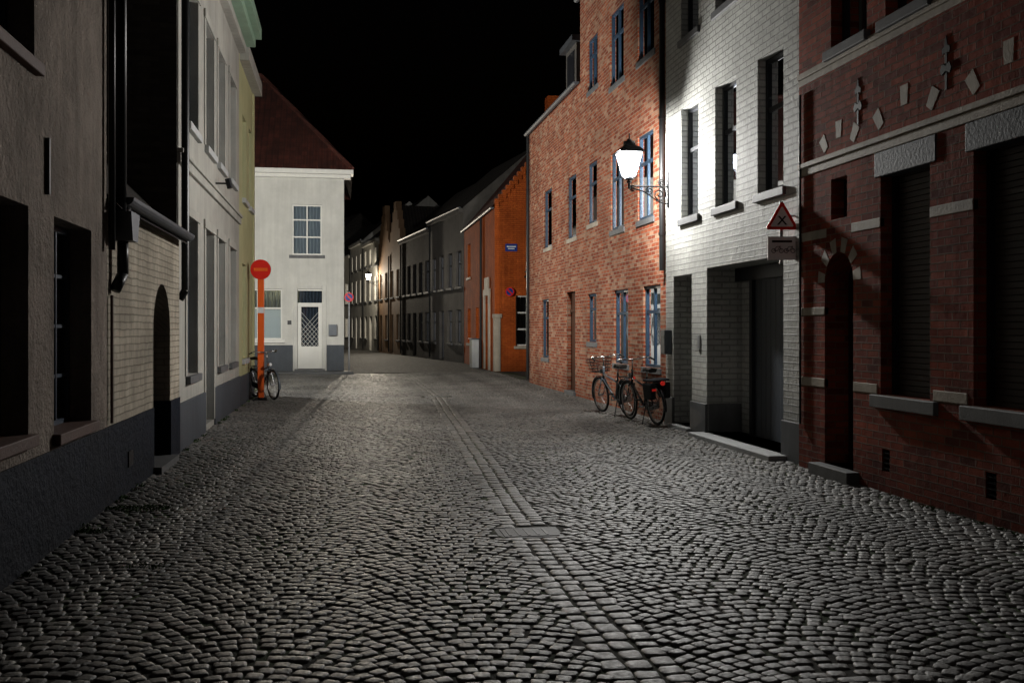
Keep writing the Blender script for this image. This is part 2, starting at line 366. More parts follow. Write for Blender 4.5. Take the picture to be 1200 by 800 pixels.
# ------------------------------------------------------------------ R2 white painted brick house
F=FR(5.35); B=Bld('white_brick_house')
porch=op(11.5,14.1,.06,2.5,.55); p2=op(14.75,15.6,.06,2.45,.9)
fw=[op(14.46,15.24,3.35,5.1,.16),op(12.98,13.77,3.35,5.1,.16),op(11.5,12.27,3.35,5.1,.16)]
sw=[op(a['a'][0],a['a'][1],6.2,7.7,.16) for a in fw]
B.wall('front_wall','brick_white',F,10.873,16.0,-.1,8.9,[porch,p2]+fw+sw)
B.shell('brick_white',F,10.873,16.0,8.9,8,rise=3)
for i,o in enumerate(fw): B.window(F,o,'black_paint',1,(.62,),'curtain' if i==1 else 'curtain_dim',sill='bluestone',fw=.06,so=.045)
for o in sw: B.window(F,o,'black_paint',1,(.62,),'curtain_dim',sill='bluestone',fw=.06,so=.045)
B.panel('garage_door','garage',F,11.5,13.62,.06,2.3,-.5)
B.box('garage_frame','black_paint',F,11.5,14.1,2.3,2.49,-.54,-.44)
B.panel('porch_wall','brick_white',F,13.55,14.1,.06,2.5,-.545)
B.box('garage_frame','black_paint',F,13.5,13.6,.06,2.3,-.54,-.45)
B.panel('entrance_door','black_paint',F,14.75,15.6,.06,2.45,-.85)
B.box('porch_floor','concrete',F,11.35,14.2,-.08,.06,-.55,.26); B.box('porch_floor','concrete',F,14.72,15.63,-.08,.06,-.9,.1)
for a0,a1 in ((10.88,11.5),(14.1,14.75),(15.6,15.99)): B.box('plinth','bluestone',F,a0-.001,a1+.012,-.05,.48,-.02,.03)
B.box('plinth','bluestone',F,14.085,14.112,.061,.48,-.54,-.02)
B.box('mailbox','zinc',F,15.68,15.9,1.18,1.58,0,.13); B.box('mailbox','black_paint',F,15.7,15.88,1.45,1.48,.13,.134)
B.tube('cable','black_pipe',F.p(10.98,2.4,.015),F.p(10.98,4.6,.015),.012,6)
B.tube('cable','black_pipe',F.p(10.98,4.6,.015),F.p(10.9,4.62,.02),.04,6)
B.box('doorbell','galv',F,14.35,14.45,1.3,1.5,0,.02)
B.done(bevel={'porch_floor':.01,'mailbox':.015})

# ------------------------------------------------------------------ R3 orange brick house
F=FR(5.5); B=Bld('brick_house')
Y0=16.003
g=[op(16.75,17.75,.9,2.38,.09),op(18.75,19.75,.9,2.38,.09),op(21.2,21.95,1.3,2.38,.09),op(26.3,27.2,.8,2.4,.09)]
gd=op(23.2,24.1,.05,2.5,.15)
m1=[op(17.15,18.1,3.62,5.2,.08),op(19.05,20.0,3.62,5.2,.08),op(21.15,21.95,3.95,5.3,.08),op(23.1,24.0,3.8,5.3,.08),op(25.9,26.9,3.8,5.35,.08)]
t1=[op(17.1,18.1,6.6,8.1,.08),op(19.05,20.05,6.6,8.1,.08),op(21.1,21.95,6.95,8.1,.08)]
B.wall('front_wall','brick_orange',F,Y0,22.7,-.1,9.3,g[:3]+m1[:3]+t1)
B.shell('brick_orange',F,Y0,22.7,9.3,8,rise=3.2,roof='tile_red')
B.wall('front_wall','brick_orange',F,22.7,29.15,-.1,7.4,[g[3],gd]+m1[3:])
B.shell('brick_orange',F,22.7,29.15,7.4,8,rise=4.0,roof='tile_red')
for i,o in enumerate(g): B.window(F,o,'blue_paint',2 if i<2 else 1,(.68,),'dark_room',sill='bluestone',so=.03)
for i,o in enumerate(m1): B.window(F,o,'blue_paint',2 if i<2 else 1,(.66,),'curtain' if i in(0,) else 'dark_room',sill='cream_stone' if i>1 else 'bluestone',so=.025)
for o in t1: B.window(F,o,'blue_paint',2,(.66,),'dark_room',sill='bluestone',so=.025)
B.panel('door_leaf','brown_paint',F,23.2,24.1,.05,2.5,-.12); B.box('trim','brown_paint',F,23.2,24.1,2.0,2.08,-.12,-.08)
B.box('sills','bluestone',F,23.15,24.15,-.05,.09,-.14,.06)
B.gutter('zinc',F,22.72,29.15,7.38); B.gutter('zinc',F,Y0,22.7,9.28)
# dormer
B.box('dormer','plaster_g',F,25.4,26.6,7.6,9.1,-2,-.55); B.box('dormer','zinc',F,25.25,26.75,9.1,9.25,-2.2,-.4)
B.box('dormer_window','black_paint',F,25.6,26.4,7.95,8.95,-.6,-.53)
# chimneys
B.box('chimney','brick_orange',F,22.1,22.65,9.3,13.3,-4.4,-3.6)
B.tube('downpipe','black_pipe',F.p(16.45,2.6,.07),F.p(16.45,9.25,.07),.05,12)
for z in (3.2,5.2,7.2): B.tube('downpipe','iron',F.p(16.45,z,.07),F.p(16.45,z+.05,.07),.062,12)
B.tube('downpipe','black_pipe',F.p(29.0,.1,.07),F.p(29.0,7.3,.07),.045,12)
B.done()

# ------------------------------------------------------------------ orange corner house
X=5.65; F=FR(X); B=Bld('orange_house')
o1=[op(44.0,45.0,.95,2.5,.18),op(44.0,45.0,3.9,5.4,.18),op(41.3,42.2,.95,2.5,.18)]
od=op(38.3,39.3,.1,2.6,.25)
B.wall('front_wall','brick_rust',F,36.9,46.4,-.1,6.2,o1+[od])
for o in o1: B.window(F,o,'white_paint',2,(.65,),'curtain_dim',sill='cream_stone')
B.panel('door_leaf','brown_paint',F,38.3,39.3,.1,2.6,-.22)
for a0,a1,z0,z1 in ((38.0,38.297,0,2.9),(39.303,39.6,0,2.9),(37.95,39.65,2.9,3.15),(38.3,39.3,3.15,3.6)): B.box('door_surround','cream_stone',F,a0,a1,z0,z1,0,.06)
G=Fr((0,36.9),(1,0),(0,-1))
gw=op(6.45,7.35,.95,2.85,.16)
B.wall('gable_wall','brick_rust',G,X,12.65,-.1,6.2,[gw]); B.poly('gable_wall','brick_rust',[G.p(X,6.2),G.p(12.65,6.2),G.p(9.15,10.4)],[(X,6.2),(12.65,6.2),(9.15,10.4)])
B.window(G,gw,'white_paint',2,(.33,.66),'curtain',sill='cream_stone')
B.box('quoins','cream_stone',G,X-.03,X+.22,.0,2.0,-.2,.03); B.box('quoins','cream_stone',G,X-.06,X+.27,2.003,2.15,-.22,.06)
# raking verge of bricks
for i in range(24):
    a=X+3.5*i/24; z=6.2+4.2*i/24
    B.box('verge','brick_rust',G,a,a+.15,z-.05,z+.26,-.22,.05)
B.box('street_name_plate','sign_blue',G,6.05,6.5,4.5,4.78,0,.03); 
B.box('street_name_plate','sign_white',G,6.1,6.45,4.66,4.70,.03,.034); B.box('street_name_plate','sign_white',G,6.15,6.4,4.58,4.62,.03,.034)
anchor(B,G,6.85,3.6,.5)
B.panel('rear_wall','brick_rust',F,36.9,46.4,-.1,6.2,-7)
B.poly('rear_gable','brick_rust',[F.p(46.4,0,0),F.p(46.4,0,-7),F.p(46.4,6.2,-7),F.p(46.4,10.4,-3.5),F.p(46.4,6.2,0)],[(0,0),(7,0),(7,6.2),(3.5,10.4),(0,6.2)])
L=math.hypot(3.5,4.2)
B.poly('roof','tile_red',[F.p(36.88,6.13,.14),F.p(46.4,6.13,.14),F.p(46.4,10.45,-3.5),F.p(36.88,10.45,-3.5)],[(0,0),(9.5,0),(9.5,L),(0,L)])
B.poly('roof','tile_red',[F.p(36.88,6.13,-7.14),F.p(46.4,6.13,-7.14),F.p(46.4,10.45,-3.5),F.p(36.88,10.45,-3.5)],[(0,0),(9.5,0),(9.5,L),(0,L)])
B.gutter('zinc',F,36.9,46.4,6.15,.03)
B.box('chimney','brick_rust',F,41,41.7,8.6,11.4,-3.6,-2.9)
B.tube('downpipe','black_pipe',F.p(40.3,0,.06),F.p(40.3,6.1,.06),.045)
B.done()

# ------------------------------------------------------------------ far row of houses (street bends to the left)
t=Vector((-.136,.9907)); n=Vector((-.9907,-.136)); F=Fr((5.62,46.42),t,n)
def rowhouse(name,a0,a1,ze,wallm,fm,nw,rise=3,gable=False,back='dark_room',roof='tile_dark',F=F):
    B=Bld(name); ops=[]; w=(a1-a0)/nw
    for i in range(nw):
        c=a0+w*(i+.5)
        if i==nw//2: ops.append(op(c-.5,c+.5,.05,2.5,.2))
        else: ops.append(op(c-.5,c+.5,.9,2.5,.16))
        ops.append(op(c-.5,c+.5,3.6,5.3,.16))
        if ze>7.6: ops.append(op(c-.45,c+.45,6.1,7.3,.16))
    B.wall('front_wall',wallm,F,a0,a1,-.1,ze,ops)
    for o in ops: B.window(F,o,fm,2,(.65,),back,sill='bluestone' if o['z'][0]>.5 else None)
    if gable:
        m=(a0+a1)/2
        steps=5; 
        for k in range(steps):
            hw=(a1-a0)/2*(1-k/steps); B.box('stepped_gable',wallm,F,m-hw,m+hw,ze+k*.6+.001,ze+(k+1)*.6,-.35,.0)
        B.panel('rear_wall',wallm,F,a0,a1,-.1,ze,-7)
        for a in (a0+.003,a1-.003): B.poly('side_walls',wallm,[F.p(a,-.1,-.002),F.p(a,-.1,-7),F.p(a,ze,-7),F.p(a,ze,-.002)])
        B.poly('roof',roof,[F.p(a0,ze,-.3),F.p(a0,ze,-7),F.p(m,ze+2.8,-7),F.p(m,ze+2.8,-.3)],[(0,0),(7,0),(7,3),(0,3)])
        B.poly('roof',roof,[F.p(a1,ze,-.3),F.p(a1,ze,-7),F.p(m,ze+2.8,-7),F.p(m,ze+2.8,-.3)],[(0,0),(7,0),(7,3),(0,3)])
    else:
        B.shell(wallm,F,a0,a1,ze,7,rise=rise,roof=roof)
        B.box('cornice',wallm,F,a0+.02,a1-.02,ze-.25,ze-.05,-.01,.2)
        B.gutter('zinc',F,a0,a1,ze-.0,.12)
    B.tube('downpipe','black_pipe',F.p(a1-.15,.1,.06),F.p(a1-.15,ze-.3,.06),.045)
    B.done()
rowhouse('row_house',0,7.0,7.3,'plaster_g','black_paint',4)
rowhouse('row_house',7.0,15,7.0,'brick_grey','black_paint',5)
rowhouse('gabled_house',15,19,6.6,'plaster_b','white_paint',2,gable=True)
rowhouse('gabled_house',19,23,6.8,'plaster_b','white_paint',2,gable=True)
rowhouse('row_house',23,29.5,7.9,'plaster_c','black_paint',3)
rowhouse('row_house',29.5,36,8.3,'plaster_w','black_paint',3)
F2=Fr((F.p(36,0).x,F.p(36,0).y),(-.30,.954),(-.954,-.30))
rowhouse('row_house',0,8,7.6,'plaster_c','white_paint',4,F=F2)
rowhouse('row_house',8,18,9,'brick_grey','white_paint',4,F=F2)
rowhouse('row_house',18,30,8,'plaster_c','black_paint',4,F=F2)

# ------------------------------------------------------------------ white end house facing the street
G=Fr((0,37.3),(1,0),(0,-1)); B=Bld('white_house')
ew=op(-1.8,-.72,4.3,6.15,.14); eg=op(-3.9,-2.15,1.2,3.05,.16); ed=op(-1.6,-.72,.12,3.05,.14); ew2=op(-5.6,-4.5,4.3,6.15,.14)
B.wall('front_wall','plaster_w',G,-10,.08,-.1,7.4,[ew,eg,ed,ew2])
B.window(G,ew,'white_paint',2,(.36,.70),'curtain',bar=.025); B.window(G,ew2,'white_paint',2,(.36,.7),'dark_room')
B.window(G,eg,'white_paint',2,(.62,),'curtain_dim'); B.panel('window_blind','white_paint',G,-3.85,-2.2,1.2,2.3,-.2)
B.box('sills','bluestone',G,-1.9,-.62,4.18,4.296,-.1,.08); B.box('sills','white_paint',G,-4.0,-2.05,1.08,1.196,-.1,.08)
# panelled door with lattice window and toplight
B.box('door_leaf','white_paint',G,-1.6,-.72,.13,.95,-.16,-.09); B.box('door_leaf','white_paint',G,-1.6,-1.47,.953,2.4,-.16,-.09); B.box('door_leaf','white_paint',G,-.85,-.72,.953,2.4,-.16,-.09)
B.box('door_leaf','white_paint',G,-1.6,-.72,2.403,2.55,-.16,-.07); B.box('door_leaf','white_paint',G,-1.45,-.87,.3,.8,-.09,-.07)
B.panel('window_glass','glass',G,-1.47,-.85,.95,2.4,-.13); B.panel('window_interior','curtain_dim',G,-1.7,-.6,.9,3.2,-.3)
B.panel('window_glass','glass',G,-1.6,-.72,2.55,3.05,-.13)
B.box('window_frame','white_paint',G,-1.597,-.723,2.99,3.047,-.15,-.08)
for i in range(-3,6):
    for sg in (1,-1):
        a0=-1.47+i*.155; z=.95
        for k in range(9):
            x0=a0+ (k)*.155*sg if sg==1 else -0.85-i*.155 - k*.155
            x1=x0+.155*sg
            if min(x0,x1)>=-1.475 and max(x0,x1)<=-.845:
                B.tube('door_lattice','white_paint',G.p(x0,z+k*.18,-.11),G.p(x1,z+(k+1)*.18 if k<8 else 2.4,-.11),.007,5)
B.box('trim','bluestone',G,-1.7,-.62,-.05,.12,-.16,.25)
B.box('trim','plaster_w',G,-1.76,-1.603,.12,3.2,-.02,.03); B.box('trim','plaster_w',G,-.717,-.56,.12,3.2,-.02,.03); B.box('trim','plaster_w',G,-1.6,-.72,3.053,3.2,-.02,.032)
for a0,a1 in ((-9.9,-1.77),(-.55,.08)): B.box('plinth','dado_grey',G,a0,a1,-.05,1.0,-.02,.025)
B.box('cornice','white_paint',G,-10,.32,7.12,7.25,-.2,.18); B.box('cornice','white_paint',G,-10,.42,7.253,7.42,-.3,.32)
ap=Vector((-3.2,41.3,11.8)); bp_=Vector((-10,41.3,11.8))
B.poly('roof','tile_red',[(-10,36.98,7.42),(.4,36.98,7.42),tuple(ap),tuple(bp_)],[(-10,0),(.4,0),(-3.2,6.2),(-10,6.2)])
B.poly('roof','tile_red',[(.4,36.98,7.42),(.4,45.62,7.42),tuple(ap)],[(0,0),(8.6,0),(4.3,5.7)])
B.poly('roof','tile_red',[(-10,45.62,7.42),(.4,45.62,7.42),tuple(ap),tuple(bp_)],[(-10,0),(.4,0),(-3.2,6.2),(-10,6.2)])
E2=Fr((.08,0),(0,1),(1,0))
so=[op(39.5,40.5,4.2,5.9,.16),op(42.5,43.5,4.2,5.9,.16)]
B.wall('side_wall','plaster_w',E2,37.3,45.3,-.1,7.4,so)
for o in so: B.window(E2,o,'white_paint',2,(.66,),'dark_room')
B.panel('rear_wall','plaster_w',G,-10,.08,-.1,7.4,-8)
B.tube('ridge','tile_red',ap,bp_,.1,8); B.tube('ridge','tile_red',(.38,37.0,7.45),ap,.09,8)
B.box('mailbox','zinc',G,-.48,-.18,1.35,1.75,.0,.16); B.box('house_number','sign_black',G,-1.96,-1.82,1.75,1.9,0,.02)
B.done()
B=Bld('row_house'); Fb=Fr((-.05,45.4),(-.136,.9907),(.9907,-.136))
ops=[op(a,a+1,z,z+1.6,.16) for a in (1.5,4.5,7.5,11,14,17) for z in (.95,3.8)]
B.wall('front_wall','plaster_c',Fb,0,20,-.1,6.8,ops)
for o in ops: B.window(Fb,o,'white_paint',2,(.66,),'dark_room')
B.shell('plaster_c',Fb,0,20,6.8,8,rise=3,over=.1); B.done()

# ------------------------------------------------------------------ LEFT: A plaster house
F=FL(-2.07); B=Bld('plaster_house')
a1_=op(5.95,7.12,.88,2.42,.22); a2_=op(7.72,8.82,.82,2.42,.22); au=[op(5.9,7.25,3.4,5.2,.22),op(2.5,3.8,3.4,5.2,.22)]; a0_=op(3.2,4.4,.88,2.42,.22)
B.wall('front_wall','plaster_a',F,-2,9.38,.72,6.9,[a1_,a2_,a0_]+au)
B.wall('dado','dado_blue',F,-2,9.38,-.1,.722,[],n=.012)
B.shell('plaster_a',F,-2,9.38,6.9,7,rise=3)
for o in (a1_,a2_,a0_): B.window(F,o,'navy_paint',3,(.25,.5,.75),'dark_room',bar=.014,fw=.05)
for o in au: B.window(F,o,'navy_paint',3,(.25,.5,.75),'dark_room',bar=.014)
for o in (a1_,a2_,a0_)+tuple(au): B.box('sills','rust_sill',F,o['a'][0]-.04,o['a'][1]+.04,o['z'][0]-.07,o['z'][0]+.012,-.2,.06)
B.box('wall_anchor','iron',F,7.5,7.53,2.55,2.95,0,.03)
B.done()
# drain pipes between the houses
B=Bld('downpipe')
B.tube('pipe','black_pipe',F.p(9.52,2.6,.09),F.p(9.52,7.2,.09),.05,12)
B.tube('pipe','black_pipe',F.p(9.80,2.75,.09),F.p(9.66,2.62,.09),.04,12)
B.tube('lower_pipe','black_pipe',F.p(9.60,2.1,.09),F.p(9.60,2.45,.09),.05,12)
B.tube('elbow','black_pipe',F.p(9.60,2.1,.09),F.p(9.52,1.95,.04),.05,12)
B.prism('hopper','zinc',F,[(9.5,2.4),(9.72,2.4),(9.8,2.66),(9.42,2.66)],.02,.2)
B.tube('pipe','black_pipe',F.p(9.30,2.3,.06),F.p(9.30,6.9,.06),.03,12)
B.done(smooth=('pipe','lower_pipe','elbow'))
# ------------------------------------------------------------------ B low cream brick annex
B=Bld('cream_brick_annex')
B.wall('front_wall','brick_cream',F,9.385,13.4,.72,2.74,[op(11.6,12.7,.72,2.12,.28,True)])
B.wall('dado','dado_blue',F,9.385,13.4,-.1,.722,[op(11.6,12.7,.05,.9,.28)],n=.012)
B.panel('door_leaf','brown_paint',F,11.6,12.7,.05,2.12,-.24)
for i in range(6): B.box('door_boards','black_paint',F,11.62+i*.18,11.785+i*.18,.06,2.1,-.24,-.225)
B.box('step','bluestone',F,11.55,12.75,-.06,.06,-.28,.1)
B.poly('roof','tile_dark',[F.p(9.385,2.68,.12),F.p(13.395,2.68,.12),F.p(13.395,6.3,-3.4),F.p(9.385,6.3,-3.4)],[(0,0),(4,0),(4,5),(0,5)])
B.gutter('zinc',F,9.55,13.38,2.80,.05,.075)
B.tube('copper_pipe','rust_sill',F.p(9.44,.75,.03),F.p(9.44,1.9,.03),.014,8)
B.box('vent','iron',F,10.2,10.4,.25,.4,.013,.025)
B.done()
# ------------------------------------------------------------------ C grey-white town house
F=FL(-2.1); B=Bld('white_house')
cg=[op(14.2,15.2,.95,3.15,.16),op(17.7,18.65,.95,3.15,.16),op(19.5,20.5,.95,3.15,.16)]; cd=op(16.1,17.1,.1,3.15,.2)
cu=[op(14.25,15.25,4.45,6.4,.16),op(16.1,17.1,4.45,6.4,.16),op(17.7,18.65,4.45,6.4,.16),op(19.5,20.5,4.45,6.4,.16)]
B.wall('front_wall','plaster_c',F,13.405,21.3,-.1,7.9,cg+[cd]+cu)
B.shell('brick_grey',F,13.405,21.3,7.9,8,rise=3)
for o in cg: B.window(F,o,'dado_grey',2,(.7,),'dark_room',sill='bluestone')
for o in cu: B.window(F,o,'dado_grey',2,(.7,),'dark_room',sill='concrete')
B.box('door_leaf','navy_paint',F,16.1,17.1,.1,2.4,-.18,-.14); B.box('door_leaf','navy_paint',F,16.25,16.95,.3,1.0,-.14,-.12); B.box('door_leaf','navy_paint',F,16.25,16.95,1.2,2.2,-.14,-.12)
B.panel('window_glass','glass',F,16.1,17.1,2.4,3.15,-.16)
for o in cg+[cd]+cu:
    a0,a1=o['a'];z0,z1=o['z']
    B.box('trim','plaster_c',F,a0-.14,a0-.003,z0,z1,0,.02);B.box('trim','plaster_c',F,a1+.003,a1+.14,z0,z1,0,.02);B.box('trim','plaster_c',F,a0-.18,a1+.18,z1+.003,z1+.14,0,.035)
for a0,a1 in ((13.42,16.0),(17.2,21.29)): B.box('plinth','dado_grey',F,a0,a1,-.05,.62,-.02,.03)
B.box('string_course','plaster_c',F,13.41,21.29,3.75,3.88,-.02,.05); B.box('string_course','plaster_c',F,13.41,21.29,3.883,3.94,-.02,.08)
B.box('cornice','plaster_c',F,13.41,21.3,7.3,7.45,-.02,.15); B.box('cornice','green_gutter',F,13.41,21.35,7.453,7.62,-.02,.33); B.box('cornice','green_gutter',F,13.41,21.38,7.623,7.85,-.02,.45)
B.tube('downpipe','black_pipe',F.p(13.5,2.1,.09),F.p(13.5,7.3,.09),.05,12)
B.tube('downpipe','black_pipe',F.p(13.5,2.1,.09),F.p(13.5,1.98,.02),.05,12)
# small wall spotlight housing above the string course
B.tube('wall_fitting','iron',F.p(17.4,4.05,.0),F.p(17.4,4.05,.22),.015,8); B.tube('wall_fitting','iron',F.p(17.4,3.97,.24),F.p(17.4,4.13,.2),.05,10)
B.done()
B=Bld('yellow_house'); 
do=[op(22.0,22.9,.95,3.0,.16),op(22.0,22.9,4.4,6.2,.16),op(23.5,24.2,4.4,6.2,.16)]
B.wall('front_wall','plaster_y',F,21.305,24.7,-.1,7.5,do); B.shell('plaster_y',F,21.305,24.7,7.5,8,rise=3)
for o in do: B.window(F,o,'white_paint',2,(.7,),'curtain_dim',sill='concrete')
B.box('plinth','dado_grey',F,21.31,24.69,-.05,.6,-.02,.03); B.box('cornice','plaster_c',F,21.4,24.75,7.2,7.5,-.02,.2)
B.box('quoins','plaster_y',F,24.45,24.72,.6,7.2,-.1,.03)
B.done()

# ------------------------------------------------------------------ ground + cobbles
def roadz(x,y):
    return -.055*np.clip(1-np.abs(x-1.5)/3.7,0,1)+.006*np.sin(x*2.1+y*.7)+.005*np.sin(y*1.3-x)
def groundmat():
    m,nt,b=newmat('sett_paving_sheet')
    oc=N(nt,'ShaderNodeTexCoord').outputs['Object']
    v=N(nt,'ShaderNodeTexVoronoi',feature='DISTANCE_TO_EDGE'); v.inputs['Scale'].default_value=9; nt.links.new(oc,v.inputs['Vector'])
    vc=N(nt,'ShaderNodeTexVoronoi'); vc.inputs['Scale'].default_value=9; nt.links.new(oc,vc.inputs['Vector'])
    h=mr(nt,v.outputs['Distance'],0,.18,0,1)
    sp=N(nt,'ShaderNodeSeparateColor'); nt.links.new(vc.outputs['Color'],sp.inputs[0])
    c=mixc(nt,sp.outputs[0],(.05,.05,.047),(.105,.10,.094))
    nt.links.new(mixc(nt,h,(.02,.02,.018),c),b.inputs['Base Color']); b.inputs['Roughness'].default_value=.8; b.inputs['Specular IOR Level'].default_value=.2
    bp=N(nt,'ShaderNodeBump'); bp.inputs['Distance'].default_value=.03; nt.links.new(h,bp.inputs['Height']); nt.links.new(bp.outputs[0],b.inputs['Normal'])
    return m
def jointmat():
    m,nt,b=newmat('sandy_joint')
    oc=N(nt,'ShaderNodeTexCoord').outputs['Object']
    f=mr(nt,noise(nt,.9,5,oc),.45,.62,0,1)
    nt.links.new(mixc(nt,f,(.038,.035,.030),(.032,.048,.018)),b.inputs['Base Color']); b.inputs['Roughness'].default_value=.95; b.inputs['Specular IOR Level'].default_value=.1
    bp=N(nt,'ShaderNodeBump'); bp.inputs['Distance'].default_value=.01; nt.links.new(noise(nt,90,4,oc),bp.inputs['Height']); nt.links.new(bp.outputs[0],b.inputs['Normal'])
    return m
def stonemat():
    m,nt,b=newmat('porphyry_sett')
    oc=N(nt,'ShaderNodeTexCoord').outputs['Object']
    at=N(nt,'ShaderNodeAttribute',attribute_name='stone'); sp=N(nt,'ShaderNodeSeparateColor'); nt.links.new(at.outputs['Color'],sp.inputs[0])
    c=mixc(nt,sp.outputs[0],(.066,.064,.061),(.128,.123,.113))
    c=mixc(nt,mr(nt,sp.outputs[1],.7,1,0,.5),c,(.12,.095,.08))
    g=mr(nt,noise(nt,70,5,oc,.7),.3,.7,.7,1.2); big=mr(nt,noise(nt,.7,5,oc),.3,.7,.5,1.2)
    g=mul(nt,g,big); cc=N(nt,'ShaderNodeCombineColor')
    for i in range(3): nt.links.new(g,cc.inputs[i])
    c=mixc(nt,1.0,c,cc.outputs[0],'MULTIPLY')
    nt.links.new(c,b.inputs['Base Color'])
    nt.links.new(mr(nt,noise(nt,30,4,oc),.3,.7,.42,.70),b.inputs['Roughness']); b.inputs['Specular IOR Level'].default_value=.33
    h=mul(nt,noise(nt,45,5,oc,.65),mul(nt,noise(nt,160,3,oc),.3),'ADD')
    bp=N(nt,'ShaderNodeBump'); bp.inputs['Distance'].default_value=.007; nt.links.new(h,bp.inputs['Height']); nt.links.new(bp.outputs[0],b.inputs['Normal'])
    return m
def sheet(name,x0,x1,y0,y1,z,m,prof=False,nx=2,ny=2):
    xs=np.linspace(x0,x1,nx); ys=np.linspace(y0,y1,ny); V=[];Fc=[]
    for y in ys:
        for x in xs: V.append((x,y,z+(float(roadz(x,y)) if prof else 0)))
    for j in range(ny-1):
        for i in range(nx-1): Fc.append((j*nx+i,j*nx+i+1,(j+1)*nx+i+1,(j+1)*nx+i))
    me=D.meshes.new(name); me.from_pydata(V,[],Fc); me.materials.append(m); o=D.objects.new(name,me); scene.collection.objects.link(o); return o
sheet('ground',-150,150,-60,240,-.085,groundmat())
YR=37.0
road=sheet('road',-2.4,6.2,-3,YR,-.010,jointmat(),True,44,200)
side=groundmat()
sheet('side_street',-30,-2.4,24.5,YR,-.012,side); sheet('side_street',6.2,40,28.9,YR,-.012,side); 
F_far=Fr((5.62,46.42),t,n)
def curved():
    V=[(-.6,YR,-.03),(6.2,YR,-.03),(-.6,46.4,-.02),(6.2,46.4,-.02)]; Fc=[]
    for s_ in (12,24,36): V+= [tuple(F_far.p(s_,-.02,7)),tuple(F_far.p(s_,-.02,-.5))]
    for s_ in (10,30,60): V+= [tuple(F2.p(s_,-.02,8)),tuple(F2.p(s_,-.02,-.5))]
    for i in range(len(V)//2-1): Fc.append((2*i,2*i+1,2*i+3,2*i+2))
    me=D.meshes.new('far_road'); me.from_pydata(V,[],Fc); me.materials.append(side); o=D.objects.new('road',me); scene.collection.objects.link(o)
curved()
# stones
CX=[];CY=[];AN=[];SW=[];SH=[]
manh=[(1.45,7.95,.26,.20),(1.45,24.2,.35,.35)]
P=.090
def band_st(xa,xb,sag,jj=0):
    W=xb-xa
    us=np.linspace(-1,1,400); ys=sag*(1-us**2); ds=np.hypot(np.diff(us)*W/2,np.diff(ys)); L=np.concatenate([[0],np.cumsum(ds)])
    nst=int(round(L[-1]/.093)); rows=int((YR+1)/P)
    for j in range(-6,rows):
        off=.5*(j%2)+rng.uniform(-.18,.18)
        k=(np.arange(-1,nst+1)+.5+off)/nst; k=k[(k>-.01)&(k<1.01)]; k=k+rng.normal(0,.008,len(k))
        uu=np.interp(k*L[-1],L,us); y=j*P+jj+sag*(1-uu**2)+.012*np.sin(uu*5+j*.9)
        x=xa+(uu+1)/2*W; a=np.arctan(-sag*2*uu*2/W)
        CX.append(x+rng.normal(0,.005,len(x))); CY.append(y+rng.normal(0,.006,len(x))); AN.append(a+rng.normal(0,.07,len(x)))
        SW.append(np.full(len(x),L[-1]/nst)*rng.uniform(.88,1.06,len(x))); SH.append(P*np.cos(a)*rng.uniform(.93,1.04,len(x)))
for xa,xb in ((-2.12,-1.01),(-1.01,.10),(.10,1.245),(1.655,2.87),(2.87,4.09),(4.09,5.30)): band_st(xa,xb,.20)
band_st(5.30,5.6,.02)
# centre gutter: three longitudinal courses of larger setts
for c_ in (-.132,0,.132):
    yy=[-.5+rng.uniform(0,.13)]
    while yy[-1]<YR: yy.append(yy[-1]+rng.uniform(.10,.16))
    yy=np.array(yy); mid=(yy[1:]+yy[:-1])/2; ln=np.diff(yy)
    CX.append(1.45+c_+rng.normal(0,.006,len(mid))); CY.append(mid); AN.append(rng.normal(0,.04,len(mid)))
    SW.append(np.full(len(mid),.134)*rng.uniform(.92,1.02,len(mid))); SH.append(ln*1.0)
CX=np.concatenate(CX);CY=np.concatenate(CY);AN=np.concatenate(AN);SW=np.concatenate(SW);SH=np.concatenate(SH)
# the gutter line drifts to the right further down the street; the fields on both sides follow
def sh(y): return np.clip(y-7,0,17)*.050
edge=np.clip((np.abs(CX-1.45)-.25)/3.3,0,1)
keep=(CY>.3)&(CY<YR)
for mx,my,mw,mh in manh: keep&=~((np.abs(CX-mx)<mw+.03)&(np.abs(CY-my)<mh+.03))
fac=np.where(CX>1.70,1-sh(CY)/3.4,np.where(CX<1.2,1+sh(CY)/3.4,1.0)); SW=SW*fac
CX=CX+sh(CY)*(1-edge)
CX,CY,AN,SW,SH=[a[keep] for a in (CX,CY,AN,SW,SH)]
n_=len(CX); print('stones',n_)
K=8
th=np.arange(K)*2*np.pi/K+np.pi/8
sx=np.sign(np.cos(th))*np.abs(np.cos(th))**.4; sy=np.sign(np.sin(th))*np.abs(np.sin(th))**.4
hw=(SW*.5)[:,None]*rng.uniform(.91,.99,(n_,1)); hh=(SH*.5)[:,None]*rng.uniform(.91,.99,(n_,1))
ox=hw*sx*(1+rng.normal(0,.06,(n_,K))); oy=hh*sy*(1+rng.normal(0,.06,(n_,K)))
tx=rng.normal(0,.020,(n_,1)); ty=rng.normal(0,.020,(n_,1)); hz=rng.normal(0,.0015,(n_,1))
ca=np.cos(AN)[:,None]; sa=np.sin(AN)[:,None]
base=roadz(CX,CY)[:,None]
rings=[]
for sc,dz in ((1.0,-.03),(.98,-.007),(.90,-.001),(.55,.001)):
    lx=ox*sc; ly=oy*sc
    z=base+hz+dz+tx*lx+ty*ly
    if dz<-.02: z=base+dz+0*lx
    rings.append(np.stack([CX[:,None]+lx*ca-ly*sa,CY[:,None]+lx*sa+ly*ca,z],-1))
V=np.concatenate(rings,1)
nv=4*K
fq=[]
